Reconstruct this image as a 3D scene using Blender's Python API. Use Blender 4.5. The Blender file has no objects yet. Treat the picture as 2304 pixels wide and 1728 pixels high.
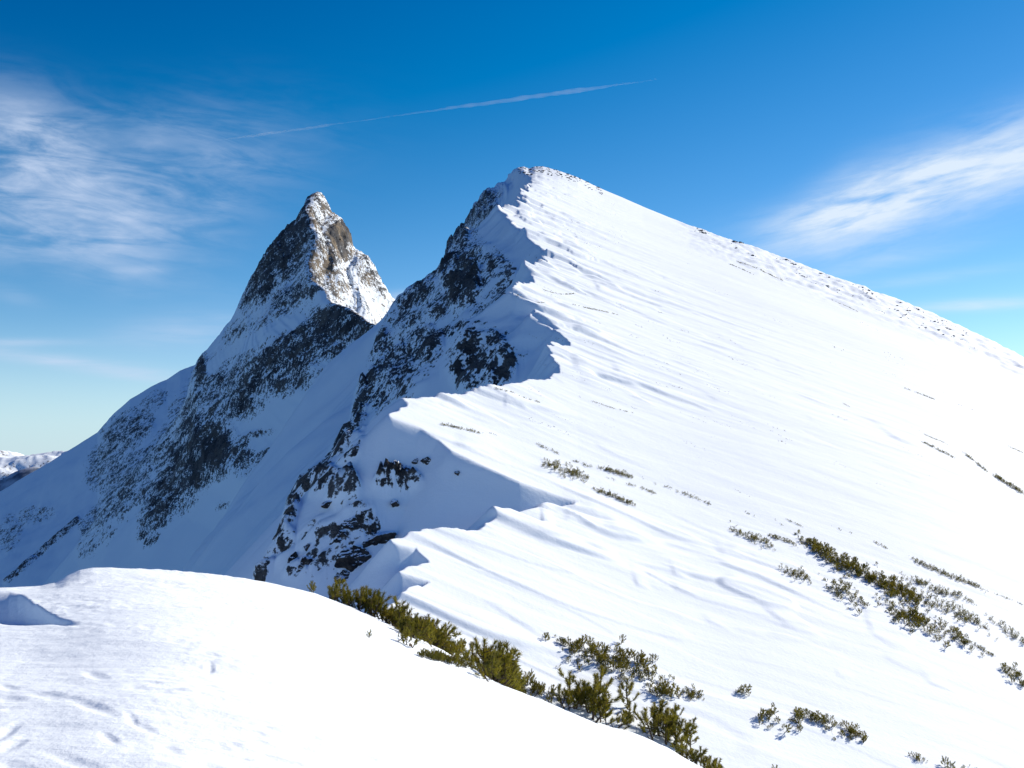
import bpy, math, random
import numpy as np
from mathutils import Vector, Matrix, noise as mnoise

SC = bpy.context.scene
COL = SC.collection
F, CX, HY = 2213.0, 1152.0, 1041.6        # lens measure of the photograph: focal length, centre column, horizon row
def UV(px, py):
    return (np.asarray(px, float) - CX) / F, (HY - np.asarray(py, float)) / F

# ------------------------------------------------------------------ numpy noise
def _perm(seed):
    r = np.random.RandomState(seed)
    p = r.permutation(256)
    g = r.rand(256) * 2 * np.pi
    return np.concatenate([p, p]), np.cos(g), np.sin(g)
_PC = {}
def pn(x, y, seed=0):
    if seed not in _PC: _PC[seed] = _perm(seed)
    p, gx, gy = _PC[seed]
    x = np.asarray(x, float); y = np.asarray(y, float)
    xi = np.floor(x).astype(np.int64); yi = np.floor(y).astype(np.int64)
    xf = x - xi; yf = y - yi
    u = xf * xf * xf * (xf * (xf * 6 - 15) + 10); v = yf * yf * yf * (yf * (yf * 6 - 15) + 10)
    def dot(ix, iy, dx, dy):
        h = p[(p[ix & 255] + iy) & 255]
        return gx[h] * dx + gy[h] * dy
    a = dot(xi, yi, xf, yf); b = dot(xi + 1, yi, xf - 1, yf)
    c = dot(xi, yi + 1, xf, yf - 1); d = dot(xi + 1, yi + 1, xf - 1, yf - 1)
    return 1.5 * (a + u * (b - a) + v * ((c + u * (d - c)) - (a + u * (b - a))))
def fbm(x, y, o=4, seed=0, gain=0.5):
    s = 0; a = 1.0
    for k in range(o):
        s = s + a * pn(x * 2 ** k + 17.3 * k, y * 2 ** k - 9.1 * k, seed + k); a *= gain
    return s
def ridged(x, y, o=4, seed=0):
    s = 0; a = 1.0
    for k in range(o):
        s = s + a * (1 - 2 * np.abs(pn(x * 2 ** k + 5.7 * k, y * 2 ** k + 3.3 * k, seed + k))); a *= 0.5
    return s / 1.6
def sst(a, b, x):
    t = np.clip((x - a) / (b - a), 0, 1)
    return t * t * (3 - 2 * t)
def smin(a, b, k):
    h = np.clip(0.5 + 0.5 * (b - a) / k, 0, 1)
    return b + (a - b) * h - k * h * (1 - h)
def ell(X, Y, cx, cy, rx, ry, ang=0.0, soft=0.6):
    """soft-edged ellipse, 1 inside"""
    c, s = math.cos(math.radians(ang)), math.sin(math.radians(ang))
    dx, dy = X - cx, Y - cy
    p = (dx * c + dy * s) / rx; q = (-dx * s + dy * c) / ry
    r = np.sqrt(p * p + q * q)
    return 1 - sst(1 - soft * 0.6, 1 + soft * 0.6, r)
def stroke(X, Y, pts, w):
    d = np.full(np.shape(X), 1e9)
    for (x0, y0), (x1, y1) in zip(pts[:-1], pts[1:]):
        vx, vy = x1 - x0, y1 - y0
        t = np.clip(((X - x0) * vx + (Y - y0) * vy) / (vx * vx + vy * vy), 0, 1)
        d = np.minimum(d, np.hypot(X - x0 - t * vx, Y - y0 - t * vy))
    return 1 - sst(0.4 * w, 1.3 * w, d)

# ------------------------------------------------------------------ the near ridge: sunny slope and shaded flank
C0, YS0 = 20.0, 400.0
_SKY = np.array([(-600, -351), (900, 279), (1152, 383), (1165, 376), (1178, 373), (1190, 377), (1204, 372), (1221, 372), (1256, 381), (1300, 397), (1343, 418),
                 (1447, 463), (1551, 505), (1640, 535), (1709, 558), (1790, 590), (1866, 619), (1930, 641), (1987, 664),
                 (2060, 692), (2126, 718), (2196, 750), (2304, 801), (2500, 910), (3200, 1330)], float)
_SKY[0] = (-600, 900); _SKY[1] = (900, 470)
_XX = np.arange(-4000.0, 7000.0, 4.0)
def _smooth(tab, sig):
    k = np.exp(-0.5 * (np.arange(-int(4 * sig / 4), int(4 * sig / 4) + 1) * 4 / sig) ** 2); k /= k.sum()
    v = np.interp(_XX, tab[:, 0], tab[:, 1])
    v = np.where(_XX < tab[0, 0], tab[0, 1] + (_XX - tab[0, 0]) * (tab[1, 1] - tab[0, 1]) / (tab[1, 0] - tab[0, 0]), v)
    v = np.where(_XX > tab[-1, 0], tab[-1, 1] + (_XX - tab[-1, 0]) * (tab[-1, 1] - tab[-2, 1]) / (tab[-1, 0] - tab[-2, 0]), v)
    return np.convolve(np.pad(v, len(k) // 2, 'edge'), k, 'valid')
_b = _SKY[_SKY[:, 0] > 1250]
_SKYS = _smooth(np.vstack([[(-4000, 381 - .40 * 5256)], _b]), 110.0)
def vsky(u, y=1e9):
    X = CX + F * u
    sharp = (HY - np.interp(X, _SKY[:, 0], _SKY[:, 1])) / F
    soft = (HY - np.interp(X, _XX, _SKYS)) / F
    w = sst(0.55, 0.93, y / ysky(u))
    return soft + (sharp - soft) * w
def ysky(u):
    return np.interp(CX + F * u, [1150, 1300, 1700, 2304, 3000], [400, 390, 330, 250, 200])
def S_plain(x, y):
    u = x / y
    t = C0 * (1 / y - 1 / ysky(u))
    e = 0.004
    a = np.sqrt(t * t + e * e)
    return y * (vsky(u, y) + 0.5 * e - np.where(t >= 0, a, e + (a - e) * 8))

_CREST = [(1152, 383), (1200, 404), (1188, 425), (1172, 443), (1183, 466), (1128, 475), (1155, 508), (1208, 555), (1249, 579), (1201, 600),
          (1197, 628), (1187, 649), (1126, 666), (1162, 687), (1215, 711), (1187, 725), (1232, 746), (1270, 777), (1249, 812),
          (1253, 843), (1239, 860), (1152, 864), (1074, 869), (994, 882), (904, 883), (921, 899), (902, 910), (884, 927),
          (949, 951), (997, 979), (1022, 1003), (1060, 1021), (1168, 1070), (1300, 1114), (1316, 1118), (1293, 1128), (1230, 1126), (1102, 1145),
          (1115, 1159), (1091, 1183), (1046, 1192), (952, 1198), (893, 1221), (942, 1228), (970, 1268), (904, 1290), (984, 1312),
          (925, 1343), (820, 1420), (560, 1560), (100, 1850), (-1500, 2600)]
def _crest_plan():
    out = []
    for px, py in _CREST:
        u, v = UV(px, py)
        y = 60.0
        for _ in range(60):
            y = .5 * y + .5 * C0 / max(float(vsky(u, y)) - v + C0 / float(ysky(u)), C0 / 398.0)
        out.append((u * y, y))
    top = out[0]
    return np.array([(-40, 900), (-8, 480)] + [(top[0] - 1, 410)] + out)
CREST = _crest_plan()
def crest_sd(x, y):
    """signed distance to the crest in plan; positive on the shaded flank"""
    shp = np.shape(x); x = np.ravel(x); y = np.ravel(y)
    d2 = np.full(x.shape, 1e18); ins = np.zeros(x.shape, bool)
    poly = np.vstack([CREST, [(3000, -400), (3000, 900)]])
    n = len(poly)
    for i in range(n):
        x0, y0 = poly[i]; x1, y1 = poly[(i + 1) % n]
        if i < len(CREST) - 1:
            vx, vy = x1 - x0, y1 - y0
            t = np.clip(((x - x0) * vx + (y - y0) * vy) / (vx * vx + vy * vy + 1e-12), 0, 1)
            dx, dy = x - x0 - t * vx, y - y0 - t * vy
            d2 = np.minimum(d2, dx * dx + dy * dy)
        if y0 != y1:
            c = ((y0 > y) != (y1 > y)) & (x < (x1 - x0) * (y - y0) / (y1 - y0) + x0)
            ins ^= c
    d = np.sqrt(d2)
    return np.where(ins, -d, d).reshape(shp)

_FLANK = np.array([(300, 1900), (540, 1400), (594, 1307), (625, 1250), (677, 1146), (719, 1073), (745, 1031), (797, 969), (828, 875),
                   (849, 792), (867, 745), (901, 693), (964, 656), (990, 635), (1005, 562), (1046, 510), (1073, 464), (1104, 427), (1152, 383), (1300, 250), (2300, -600)], float)
def vflank(u):
    return (HY - np.interp(CX + F * u, _FLANK[:, 0], _FLANK[:, 1])) / F

def ridge_rock(X, Y):
    """how much bare rock the flank shows, laid out on the photograph's columns and rows"""
    r = np.zeros(np.shape(X))
    for (cx, cy, rx, ry, an, s) in [
        (1130, 425, 40, 16, -50, .7), (1080, 478, 62, 26, -48, .8), (1016, 560, 40, 55, 20, .9), (1060, 590, 75, 45, -35, .62), (1008, 625, 22, 60, 12, .95),
        (1042, 660, 36, 66, 10, 1.15), (1120, 590, 50, 22, -40, .7), (985, 690, 32, 60, 25, .72), (930, 715, 70, 50, -50, .62),
        (950, 787, 52, 42, -30, .85), (880, 840, 50, 72, 30, .9), (1080, 810, 75, 62, -10, .82), (1130, 845, 42, 32, -30, .95), (1050, 850, 36, 40, 0, .9), (1085, 765, 60, 40, 10, .5),
        (810, 945, 16, 34, 25, 1.0), (895, 1086, 50, 24, -5, .95), (770, 1102, 40, 38, 40, .8), (1030, 530, 30, 20, -40, .6), (1065, 520, 90, 60, -45, .42), (1010, 690, 90, 100, 20, .45), (1095, 800, 95, 85, 0, .5), (900, 830, 70, 110, 30, .5), (1130, 560, 60, 40, -40, .45), (780, 1010, 30, 50, 30, .4), (1115, 640, 55, 80, 20, .45), (1135, 500, 40, 34, -40, .42), (1160, 800, 34, 50, 0, .34),
        (845, 905, 30, 40, 35, .7), (720, 1080, 30, 40, 40, .5), (640, 1235, 22, 45, 20, .5), (668, 1290, 30, 22, 0, .5), (735, 1240, 70, 80, 20, .42), (800, 1200, 60, 70, 10, .36)]:
        r = np.maximum(r, s * ell(X, Y, cx, cy, rx, ry, an))
    r = np.maximum(r, .74 * stroke(X, Y, [(817, 881), (796, 975), (734, 1054), (664, 1124), (640, 1207), (581, 1310)], 15))
    r = np.maximum(r, .62 * stroke(X, Y, [(1105, 430), (1010, 540), (990, 640), (905, 690), (860, 760), (835, 860)], 15))
    return r

# drift edges: low wind cut steps in the crust, (photo points, step in photo px)
_DRIFT = [([(1525, 1238), (1620, 1262), (1700, 1288), (1800, 1334), (1920, 1390), (2010, 1424)], 3.2), ([(1375, 1248), (1500, 1275), (1640, 1312), (1800, 1374)], 2.6),
          ([(1150, 1192), (1290, 1214), (1400, 1240), (1470, 1262)], 3.2), ([(1612, 1234), (1660, 1245), (1705, 1260)], 3.0), ([(1425, 1308), (1470, 1326)], 2.6), ([(1510, 1322), (1590, 1346)], 2.4),
          ([(1510, 1284), (1560, 1300)], 2.2), ([(1262, 1122), (1330, 1138), (1400, 1160)], 3.6), ([(1296, 1134), (1370, 1158), (1470, 1188)], 4.0), ([(1355, 1176), (1420, 1194), (1485, 1214)], 3.6),
          ([(1215, 1172), (1255, 1182)], 4.0), ([(1265, 1158), (1335, 1164)], 2.6), ([(1200, 1212), (1300, 1232), (1330, 1240)], 2.0), ([(1690, 1380), (1800, 1420), (1900, 1440)], 1.5), ([(1580, 1388), (1660, 1425)], 1.6),
          ([(2080, 1535), (2130, 1552), (2172, 1570)], 2.2), ([(1880, 1520), (1930, 1532)], 1.2), ([(1287, 762), (1330, 770), (1378, 785)], 4.5), ([(1285, 838), (1357, 858)], 4.0), ([(1378, 846), (1447, 864)], 3.0), ([(1300, 866), (1400, 884)], 2.0),
          ([(1340, 655), (1380, 663)], 3.5), ([(1168, 485), (1215, 503)], 3.0), ([(1202, 418), (1250, 431)], 3.0), ([(1255, 585), (1330, 600)], 3.0), ([(1215, 628), (1290, 642)], 2.0), ([(2000, 992), (2060, 1012), (2106, 1031)], 4.0),
          ([(1945, 672), (1985, 690), (2024, 708)], 6.0), ([(2160, 760), (2234, 792), (2304, 842), (2340, 862)], 5.0), ([(1530, 505), (1580, 522), (1622, 541)], 4.5), ([(1640, 556), (1700, 588)], 3.5), ([(1015, 992), (1080, 1002), (1130, 1012)], 3.5),
          ([(1190, 1040), (1250, 1052), (1330, 1070)], 2.5), ([(900, 905), (980, 912), (1040, 925)], 2.4), ([(1130, 905), (1170, 915)], 2.0), ([(985, 895), (1060, 900)], 1.6)]
def _drift_plan():
    out = []
    for pts, A in _DRIFT:
        q = []
        for px, py in pts:
            u, v = UV(px, py); y = 60.0
            for _ in range(60): y = .5 * y + .5 * C0 / max(float(vsky(u, y)) - v + C0 / float(ysky(u)), C0 / 380.0)
            q.append((u * y, y))
        q = np.array(q); q = q[np.argsort(q[:, 0])]
        out.append((q, 1.35 * A * q[:, 1].mean() / F))
    return out
DRIFT = _drift_plan()
def ridge_surface(x, y, full=True):
    """height of the ridge, and bare rock 0..1"""
    u = x / y
    sd0 = crest_sd(x, y)
    # wind-cut edge: fine tongues along x, the wind's direction
    amp = np.clip(y / 60.0, 0.5, 3.0)
    feather = (pn(x / 9.0, y / 1.3, 3) * 0.8 + pn(x / 5.0, y / 0.55, 4) * 0.45 + pn(x / 30, y / 5, 5) * 1.0)
    feather = feather * sst(-.5, .3, pn(x / 30, y / 9, 6)) + 1.2 * pn(x / 60, y / 6.5, 7)
    sd = sd0 + feather * 0.42 * amp * np.exp(-(sd0 / (1.6 * amp)) ** 2)
    S = S_plain(x, y)
    # swells, drifts and wind lips of the sunny slope
    near = np.exp(-np.maximum(-sd, 0) / 12.0) * sst(-.5, .3, pn(x / 40, y / 13, 9))
    S0 = S
    S = S + 0.6 * pn(x / 60, y / 38, 11) + 0.10 * pn(x / 26, y / 11, 12)
    S = S + (0.016 + 0.085 * near) * fbm(x / 7.5, y / 1.9, 3, 13) * np.clip(y / 45, .6, 2.2)
    lip = pn(x / 16.0 + 2.0 * pn(x / 30, y / 20, 15), y / 4.2, 14) + 0.25 * pn(x / 4, y / 1.5, 17)
    S = S + (0.006 + 0.30 * near) * sst(0.06, 0.20, lip) * np.clip(y / 60, .5, 2.4)
    lip2 = pn(x / 10.0, y / 1.6 + 0.6 * pn(x / 6, y / 6, 18), 19)
    S = S + (0.006 + 0.10 * near) * sst(0.1, 0.22, lip2) * np.clip(y / 60, .5, 2.2)
    wob = .6 * pn(x / 6, y / 12, 24)
    for q, A in DRIFT:
        w = y - np.interp(x, q[:, 0], q[:, 1]) + wob * A * 1.6
        span = q[-1, 0] - q[0, 0]
        e = sst(0, .3 * span, x - q[0, 0]) * sst(0, .6 * span, q[-1, 0] - x)
        rw = np.maximum(.55 * A, y * y * 9e-5)
        S = S + A * e * sst(-rw, rw, w) * np.exp(-np.maximum(w, 0) / (13 * A))
    # broken crust along the right skyline
    t = vsky(u, y) - S / y
    X = CX + F * u
    band = sst(1480, 1640, X) * (1 - sst(0.012, 0.034, t)) 
    S = S + band * (0.5 * np.abs(pn(x / 5, y / 6, 21)) + 0.45 * sst(0.0, .15, pn(x / 14, y / 9, 22)) + 0.2 * pn(x / 1.6, y / 2.2, 23)) * (y < 420)
    dd = np.maximum(sd, 0.0)
    S = S0 + (S - S0) * np.exp(-dd / (0.9 * amp))
    r0 = 0.12 * amp
    fall = (np.sqrt(dd * dd + r0 * r0) - r0) * (1.45 + .08 * sst(3, 30, dd))
    # the flank: gullies and ribs down the fall line, growing with the distance from the edge
    g = sst(2, 40, dd)
    gul = 6.0 * fbm(x / 90, y / 24, 3, 31) + 2.0 * ridged(x / 34 , y / 8.5, 3, 35)
    z = S - fall + g * gul * np.clip(y / 130, .35, 1.3)
    vs = y * vflank(u) - 26.0 * (1 - y / YS0) * sst(120, 260, y) + 40 * (1 - sst(120, 240, y)) - np.maximum(y - 405, 0) * 1.2
    vs = vs + y * (.0035 * fbm(u * 95, y / 60, 3, 37) + .002 * ridged(u * 230, y / 40, 2, 38)) * sst(150, 260, y)
    z = np.where(dd > 0, smin(z, vs + 1.5 * (1 - sst(380, 405, y)), 3.0), z)
    # lift the rib below the top so that it fills the outline
    w = sst(285, 380, y) * sst(0.5, 6, dd)
    z = z + w * np.maximum(vs - 0.4 - z, -50) * 0.9
    if not full:
        return z, None
    X = CX + F * u; Y = HY - F * z / y
    rock = ridge_rock(X, Y) * sst(0.8, 4.0, dd / np.clip(y / 100, .5, 3))
    # crags: ledges dipping down-left
    q = z - 0.75 * x; p = x + 0.75 * z
    sc = np.clip(y / 160, .35, 1.7)
    led = ridged(q / (5.5 * sc), p / (16 * sc) + y / 40, 4, 41)
    blk = ridged(q / (2.2 * sc) + 5, y / (3.5 * sc) + p / 30, 3, 46)
    rr = np.clip(rock, 0, 1)
    z = z + rr * (2.6 * led + 2.6 * blk) * sc * 0.8
    z = z + sst(3, 15, dd) * 0.22 * fbm(x / 6, y / 4, 3, 51)
    fine = fbm(q / (2.4 * sc), p / (5.0 * sc) + y / (6 * sc), 4, 55, .62)
    rk = rock * 0.66 + 0.34 * fine + 0.22 * led - 0.05 - (1 - sst(.05, .3, rock)) * 0.7
    return z, rk

# ------------------------------------------------------------------ the hump in front
_HC = np.array([(-600, 1320), (0, 1316), (92, 1315), (125, 1308), (150, 1293), (180, 1280), (208, 1274), (250, 1272), (312, 1273), (390, 1279), (470, 1287), (594, 1304),
                (650, 1316), (708, 1330), (792, 1362), (885, 1402), (942, 1426), (1000, 1456), (1055, 1490), (1117, 1529), (1200, 1565), (1286, 1600),
                (1343, 1625), (1420, 1645), (1500, 1676), (1600, 1730), (1700, 1792), (1900, 1915), (2304, 2160), (3000, 2560)], float)
_HCS = _smooth(_HC, 130.0)
def vhump(u, k=1.0):
    X = CX + F * u
    sharp = np.interp(X, _HC[:, 0], _HC[:, 1]); soft = np.interp(X, _XX, _HCS)
    return (HY - soft - (sharp - soft) * k) / F
def yhump(u):
    return np.interp(CX + F * u, [0, 300, 800, 1200, 1500, 2300], [14.5, 16, 18, 17, 16, 13])
EYE = 1.62
_DENT = [  # column, row, half length, half width (photo px), angle, depth m
    (215, 1502, 20, 7, 12, .06), (472, 1489, 8, 7, 10, .07), (118, 1557, 40, 7, 8, .05), (210, 1582, 42, 8, 18, .055), (247, 1645, 18, 8, 22, .055),
    (385, 1667, 22, 8, 14, .06), (325, 1622, 22, 6, 18, .04), (15, 1533, 18, 6, 10, .05), (20, 1562, 30, 6, 5, .045), (295, 1605, 14, 7, 40, .03),
    (640, 1620, 14, 5, 25, .03), (480, 1712, 26, 10, 20, .03), (180, 1700, 60, 9, 15, .035), (60, 1722, 60, 12, 14, .05), (700, 1660, 30, 6, 20, .02),
    (385, 1308, 18, 4, 8, .05), (340, 1305, 26, 3, 6, .03), (430, 1325, 30, 3, 8, .03), (820, 1700, 20, 6, 15, .02), (660, 1690, 20, 5, 15, .02), (10, 1640, 30, 8, -30, .05), (30, 1665, 30, 8, -25, .04)]
def hump_surface(x, y):
    u = x / y
    yc = yhump(u)
    t = EYE * (1 / y - 1 / yc)
    e = 0.004
    a = np.sqrt(t * t + e * e)
    v = vhump(u, np.exp(-((y - yc) / 1.3) ** 2)) + 0.5 * e - np.where(t >= 0, a, e + (a - e) * 3.0)
    z = y * v
    z = z - np.maximum(y - yc - 1.0, 0) ** 2 * 0.012
    X = CX + F * u; Y = HY - F * z / y
    # wind scoop by the left edge, and the drift's edge below it
    front = y < yc
    top = np.interp(X, [-300, -60, 0, 20, 40, 58, 75, 92, 110, 130, 160, 200], [1332, 1331, 1332, 1334, 1339, 1347, 1357, 1368, 1378, 1386, 1394, 1402]); bot = np.interp(X, [-300, 0, 60, 120, 200], [1372, 1378, 1388, 1396, 1412])
    sc = (Y - top) / (bot - top)
    z = z - front * (0.22 + .12 * (1 - sst(-40, 70, X))) * sst(-.10, .45, sc) * (1 - sst(.55, 1.5, sc)) * (1 - sst(60, 185, X))
    z = z - front * 0.035 * sst(-30, 30, Y - np.interp(X, [0, 150, 300, 500, 700, 850, 1000], [1400, 1415, 1445, 1478, 1512, 1552, 1610])) * (1 - sst(650, 900, X))
    ln = np.interp(X, [690, 740, 800, 850], [1512, 1526, 1544, 1564])
    z = z - front * 0.03 * sst(-5, 5, Y - ln) * sst(680, 730, X) * (1 - sst(810, 870, X)) * (1 - sst(10, 60, Y - ln))
    for (cx, cy, rx, ry, an, d) in _DENT:
        z = z - 0.26 * front * d * ell(X, Y, cx, cy, rx, ry, an, 1.4)
    z = z + 0.05 * pn(x / 2.8, y / 1.5, 61) + (0.010 + .012 * sst(-3, 0, x)) * fbm(x / 0.9, y / 0.42, 3, 62)
    rough = sst(.0, .35, pn(x / 2.1 + 3, y / 1.6, 66)) * (1 - sst(-2.5, 0.0, x))
    z = z + 0.010 * (0.3 + rough) * fbm(x / 0.26, y / 0.16, 3, 67)
    return z

# ------------------------------------------------------------------ the horn and the shoulder behind it
_AR = np.array([  # depth, column, row of the arete
    (900, 714, 431), (885, 704, 440), (866, 690, 466), (850, 697, 495), (838, 702, 515), (826, 707, 545), (812, 697, 580), (800, 697, 606), (788, 702, 628),
    (774, 728, 655), (760, 742, 680), (745, 782, 692), (728, 822, 718), (700, 862, 742), (640, 905, 775), (560, 960, 812), (480, 1010, 850), (380, 1080, 900), (250, 1150, 1000)], float)[::-1]
_LP = np.array([(0, 0), (10, 6), (17, 22), (27, 40), (36, 58), (68, 90), (108, 136), (134, 182), (161, 234), (187, 286), (234, 344), (262, 378), (274, 434),
                (307, 505), (350, 560), (401, 622), (463, 693), (526, 780), (620, 890), (1500, 1900)], float)
_RP = np.array([(0, 0), (8, 3), (16, 12), (24, 30), (32, 48), (44, 54), (58, 68), (70, 90), (82, 128), (90, 138), (108, 142), (118, 154), (130, 172), (146, 204), (184, 262), (260, 350), (900, 1300)], float)
_BK = np.array([(-1200, 1790), (-300, 1290), (0, 1104), (60, 1068), (110, 1040), (160, 1008), (219, 972), (250, 935), (292, 897), (340, 868), (375, 852), (405, 832), (450, 816), (600, 700), (760, 640), (900, 700), (1400, 1000)], float)
def horn_rock(X, Y):
    r = np.zeros(np.shape(X))
    for (cx, cy, rx, ry, an, s) in [
        (640, 560, 130, 52, -52, .98), (690, 470, 22, 40, 10, .9), (690, 530, 40, 38, -40, .85), (590, 640, 70, 30, -55, 1.0), (660, 610, 60, 40, -45, .55),
        (672, 660, 75, 36, -38, .74), (640, 700, 50, 30, -20, .6), (600, 740, 60, 36, -40, .5), (545, 760, 60, 40, -50, .5),
        (765, 725, 100, 46, 15, .95), (700, 762, 76, 42, -35, .92), (770, 765, 70, 26, -15, .62), (660, 800, 70, 55, -25, .88), (600, 830, 90, 50, -30, .85),
        (640, 860, 80, 36, -20, .7), (500, 860, 90, 60, -40, .62), (451, 838, 13, 42, 12, 1.0), (450, 930, 90, 60, -45, .62), (545, 905, 70, 40, -25, .78), (455, 895, 70, 40, -50, .55),
        (440, 1010, 95, 70, -50, .88), (480, 1020, 45, 62, 10, 1.15), (430, 1060, 55, 50, -10, 1.0), (390, 1100, 55, 60, 10, .82), (350, 1150, 40, 42, 10, .8), (335, 1195, 26, 40, 15, .62),
        (290, 1080, 70, 70, -45, .6), (260, 1140, 40, 40, -40, .55), (540, 1030, 34, 46, 0, .66), (597, 1035, 40, 20, -25, .72), (590, 977, 32, 10, -10, .6),
        (726, 970, 22, 30, 20, .55), (820, 735, 36, 16, 35, .6), (690, 1085, 20, 20, 0, .3), (745, 795, 40, 18, -20, .66),
        (285, 970, 66, 40, -35, .66), (240, 1030, 55, 34, -40, .6), (228, 1075, 40, 34, -20, .5), (80, 1160, 46, 22, -10, .46), (20, 1200, 30, 46, 20, .45), (345, 905, 44, 22, -40, .42),
        (495, 1255, 34, 24, -10, .52), (505, 1140, 30, 20, -30, .28), (200, 1180, 26, 20, 0, .45), (195, 1235, 26, 30, 0, .4), (240, 1210, 40, 20, -50, .35)]:
        r = np.maximum(r, s * ell(X, Y, cx, cy, rx, ry, an, 1.0))
    r = r * (1 - .62 * stroke(X, Y, [(735, 672), (690, 703), (610, 745), (520, 792), (478, 830)], 20))
    r = np.maximum(r, .72 * stroke(X, Y, [(173, 1172), (95, 1240), (15, 1310)], 9))
    r = np.maximum(r, .50 * stroke(X, Y, [(400, 960), (300, 1080), (200, 1190)], 30))
    return r
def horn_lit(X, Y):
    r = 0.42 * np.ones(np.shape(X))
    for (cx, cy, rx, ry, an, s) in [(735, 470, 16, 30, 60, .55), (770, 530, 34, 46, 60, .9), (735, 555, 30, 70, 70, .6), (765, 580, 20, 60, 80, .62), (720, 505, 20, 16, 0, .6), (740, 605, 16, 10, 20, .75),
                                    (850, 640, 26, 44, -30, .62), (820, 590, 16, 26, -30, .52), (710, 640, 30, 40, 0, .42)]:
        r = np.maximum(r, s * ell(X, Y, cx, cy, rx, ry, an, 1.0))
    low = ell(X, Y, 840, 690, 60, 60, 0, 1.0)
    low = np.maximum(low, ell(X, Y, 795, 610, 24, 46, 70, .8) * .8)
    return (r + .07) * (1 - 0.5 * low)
def horn_surface(x, y):
    u = x / y
    X = CX + F * u
    ax = np.interp(y, _AR[:, 0], _AR[:, 1]); ay = np.interp(y, _AR[:, 0], _AR[:, 2])
    back = np.maximum(y - 900, 0)
    ax = ax + back * 0.05
    ax = ax + (7 * pn(y / 13.0, y * 0 + .3, 76) + 4 * pn(y / 5.0, y * 0 + .7, 77)) * sst(1, 30, 900 - y) * np.exp(-np.abs(X - ax) / 35)
    dl = np.maximum(ax - X, 0); dr = np.maximum(X - ax, 0)
    k = np.interp(y, [380, 640, 760, 900], [0.86, .92, .97, 1.0])
    row = ay + k * np.interp(dl, _LP[:, 0], _LP[:, 1]) + np.interp(dr, _RP[:, 0], _RP[:, 1]) * np.interp(y, [380, 700, 900], [1.1, 1.05, 1.0])
    row = row - (5 * ridged(dl / 30, y / 60, 3, 78) + 3.5 * fbm(dl / 9 + 3, y / 30, 2, 79)) * sst(20, 60, dl) * (1 - sst(120, 300, dl)) - (4.5 * fbm(dr / 14 + 9, y / 30, 3, 73)) * sst(24, 60, dr)
    z1 = y * (HY - row) / F - back * 1.5
    # couloirs
    s = sst(6, 60, dl)
    z1 = z1 + s * (5.5 * fbm(x / 120, y / 45, 3, 71) - 2.0) * (1 - sst(860, 900, y))
    # shoulder behind
    yb = 1250.0
    z2 = y * (HY - np.interp(X, _BK[:, 0], _BK[:, 1])) / F - np.maximum(yb - y, 0) * 0.55 - np.maximum(y - yb, 0) * 0.9
    z2 = z2 + (7 * fbm(x / 130, y / 90, 4, 75)) * (1 - sst(1180, 1250, y))
    z = np.maximum(z1, z2)
    z = np.where(y > 1000, np.maximum(z2, z1), z)
    Y = HY - F * z / y
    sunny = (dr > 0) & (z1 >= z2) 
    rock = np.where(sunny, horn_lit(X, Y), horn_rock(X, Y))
    q = z - 0.62 * x + 0.2 * y; p = x + 0.62 * z + 0.6 * y
    led = ridged(q / 13, p / 42, 4, 81)
    blk = ridged(q / 6 + 7, p / 13, 4, 86)
    rr = np.clip(rock, 0, 1)
    edge = 1 - 0.85 * np.exp(-(dl + dr) / 22.0)
    z = z + rr * edge * (3.2 * led + 2.6 * blk) + (1 - rr) * 0.7 * fbm(x / 25, y / 16, 3, 91)
    fine = fbm(q / 6.5, p / 15, 4, 95, .65)
    # steep gully lines on the sunny face
    fl = fbm((x + 0.45 * z) / 5.0, (z - .4 * x) / 34.0, 4, 99, .6)
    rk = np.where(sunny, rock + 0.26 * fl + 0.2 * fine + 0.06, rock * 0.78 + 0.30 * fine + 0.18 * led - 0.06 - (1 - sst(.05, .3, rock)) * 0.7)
    return z, rk, sunny

# ------------------------------------------------------------------ grids to meshes
def grid_mesh(name, P, attrs=None, smooth=True):
    """P: (rows, cols, 3) points"""
    nr, nc = P.shape[:2]
    me = bpy.data.meshes.new(name)
    me.vertices.add(nr * nc)
    me.vertices.foreach_set('co', np.ascontiguousarray(P, dtype=np.float32).ravel())
    idx = np.arange(nr * nc, dtype=np.int32).reshape(nr, nc)
    q = np.stack([idx[:-1, :-1], idx[:-1, 1:], idx[1:, 1:], idx[1:, :-1]], -1).reshape(-1, 4)
    return _fill(me, q, attrs, smooth)
def _fill(me, q, attrs=None, smooth=True):
    n, k = q.shape
    me.loops.add(n * k); me.loops.foreach_set('vertex_index', np.ascontiguousarray(q, dtype=np.int32).ravel())
    me.polygons.add(n); me.polygons.foreach_set('loop_start', np.arange(0, n * k, k, dtype=np.int32))
    me.polygons.foreach_set('loop_total', np.full(n, k, dtype=np.int32))
    if smooth: me.polygons.foreach_set('use_smooth', np.ones(n, dtype=bool))
    for a, v in (attrs or {}).items():
        at = me.attributes.new(a, 'FLOAT', 'POINT'); at.data.foreach_set('value', np.ascontiguousarray(v, dtype=np.float32).ravel())
    me.update(calc_edges=True)
    return me
def link(name, me, mat, parent=None):
    o = bpy.data.objects.new(name, me); COL.objects.link(o)
    if mat: me.materials.append(mat)
    if parent: o.parent = parent
    return o
def tag(o, label=None, cat=None, group=None, kind=None):
    if label: o['label'] = label
    if cat: o['category'] = cat
    if group: o['group'] = group
    if kind: o['kind'] = kind
    return o
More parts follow.
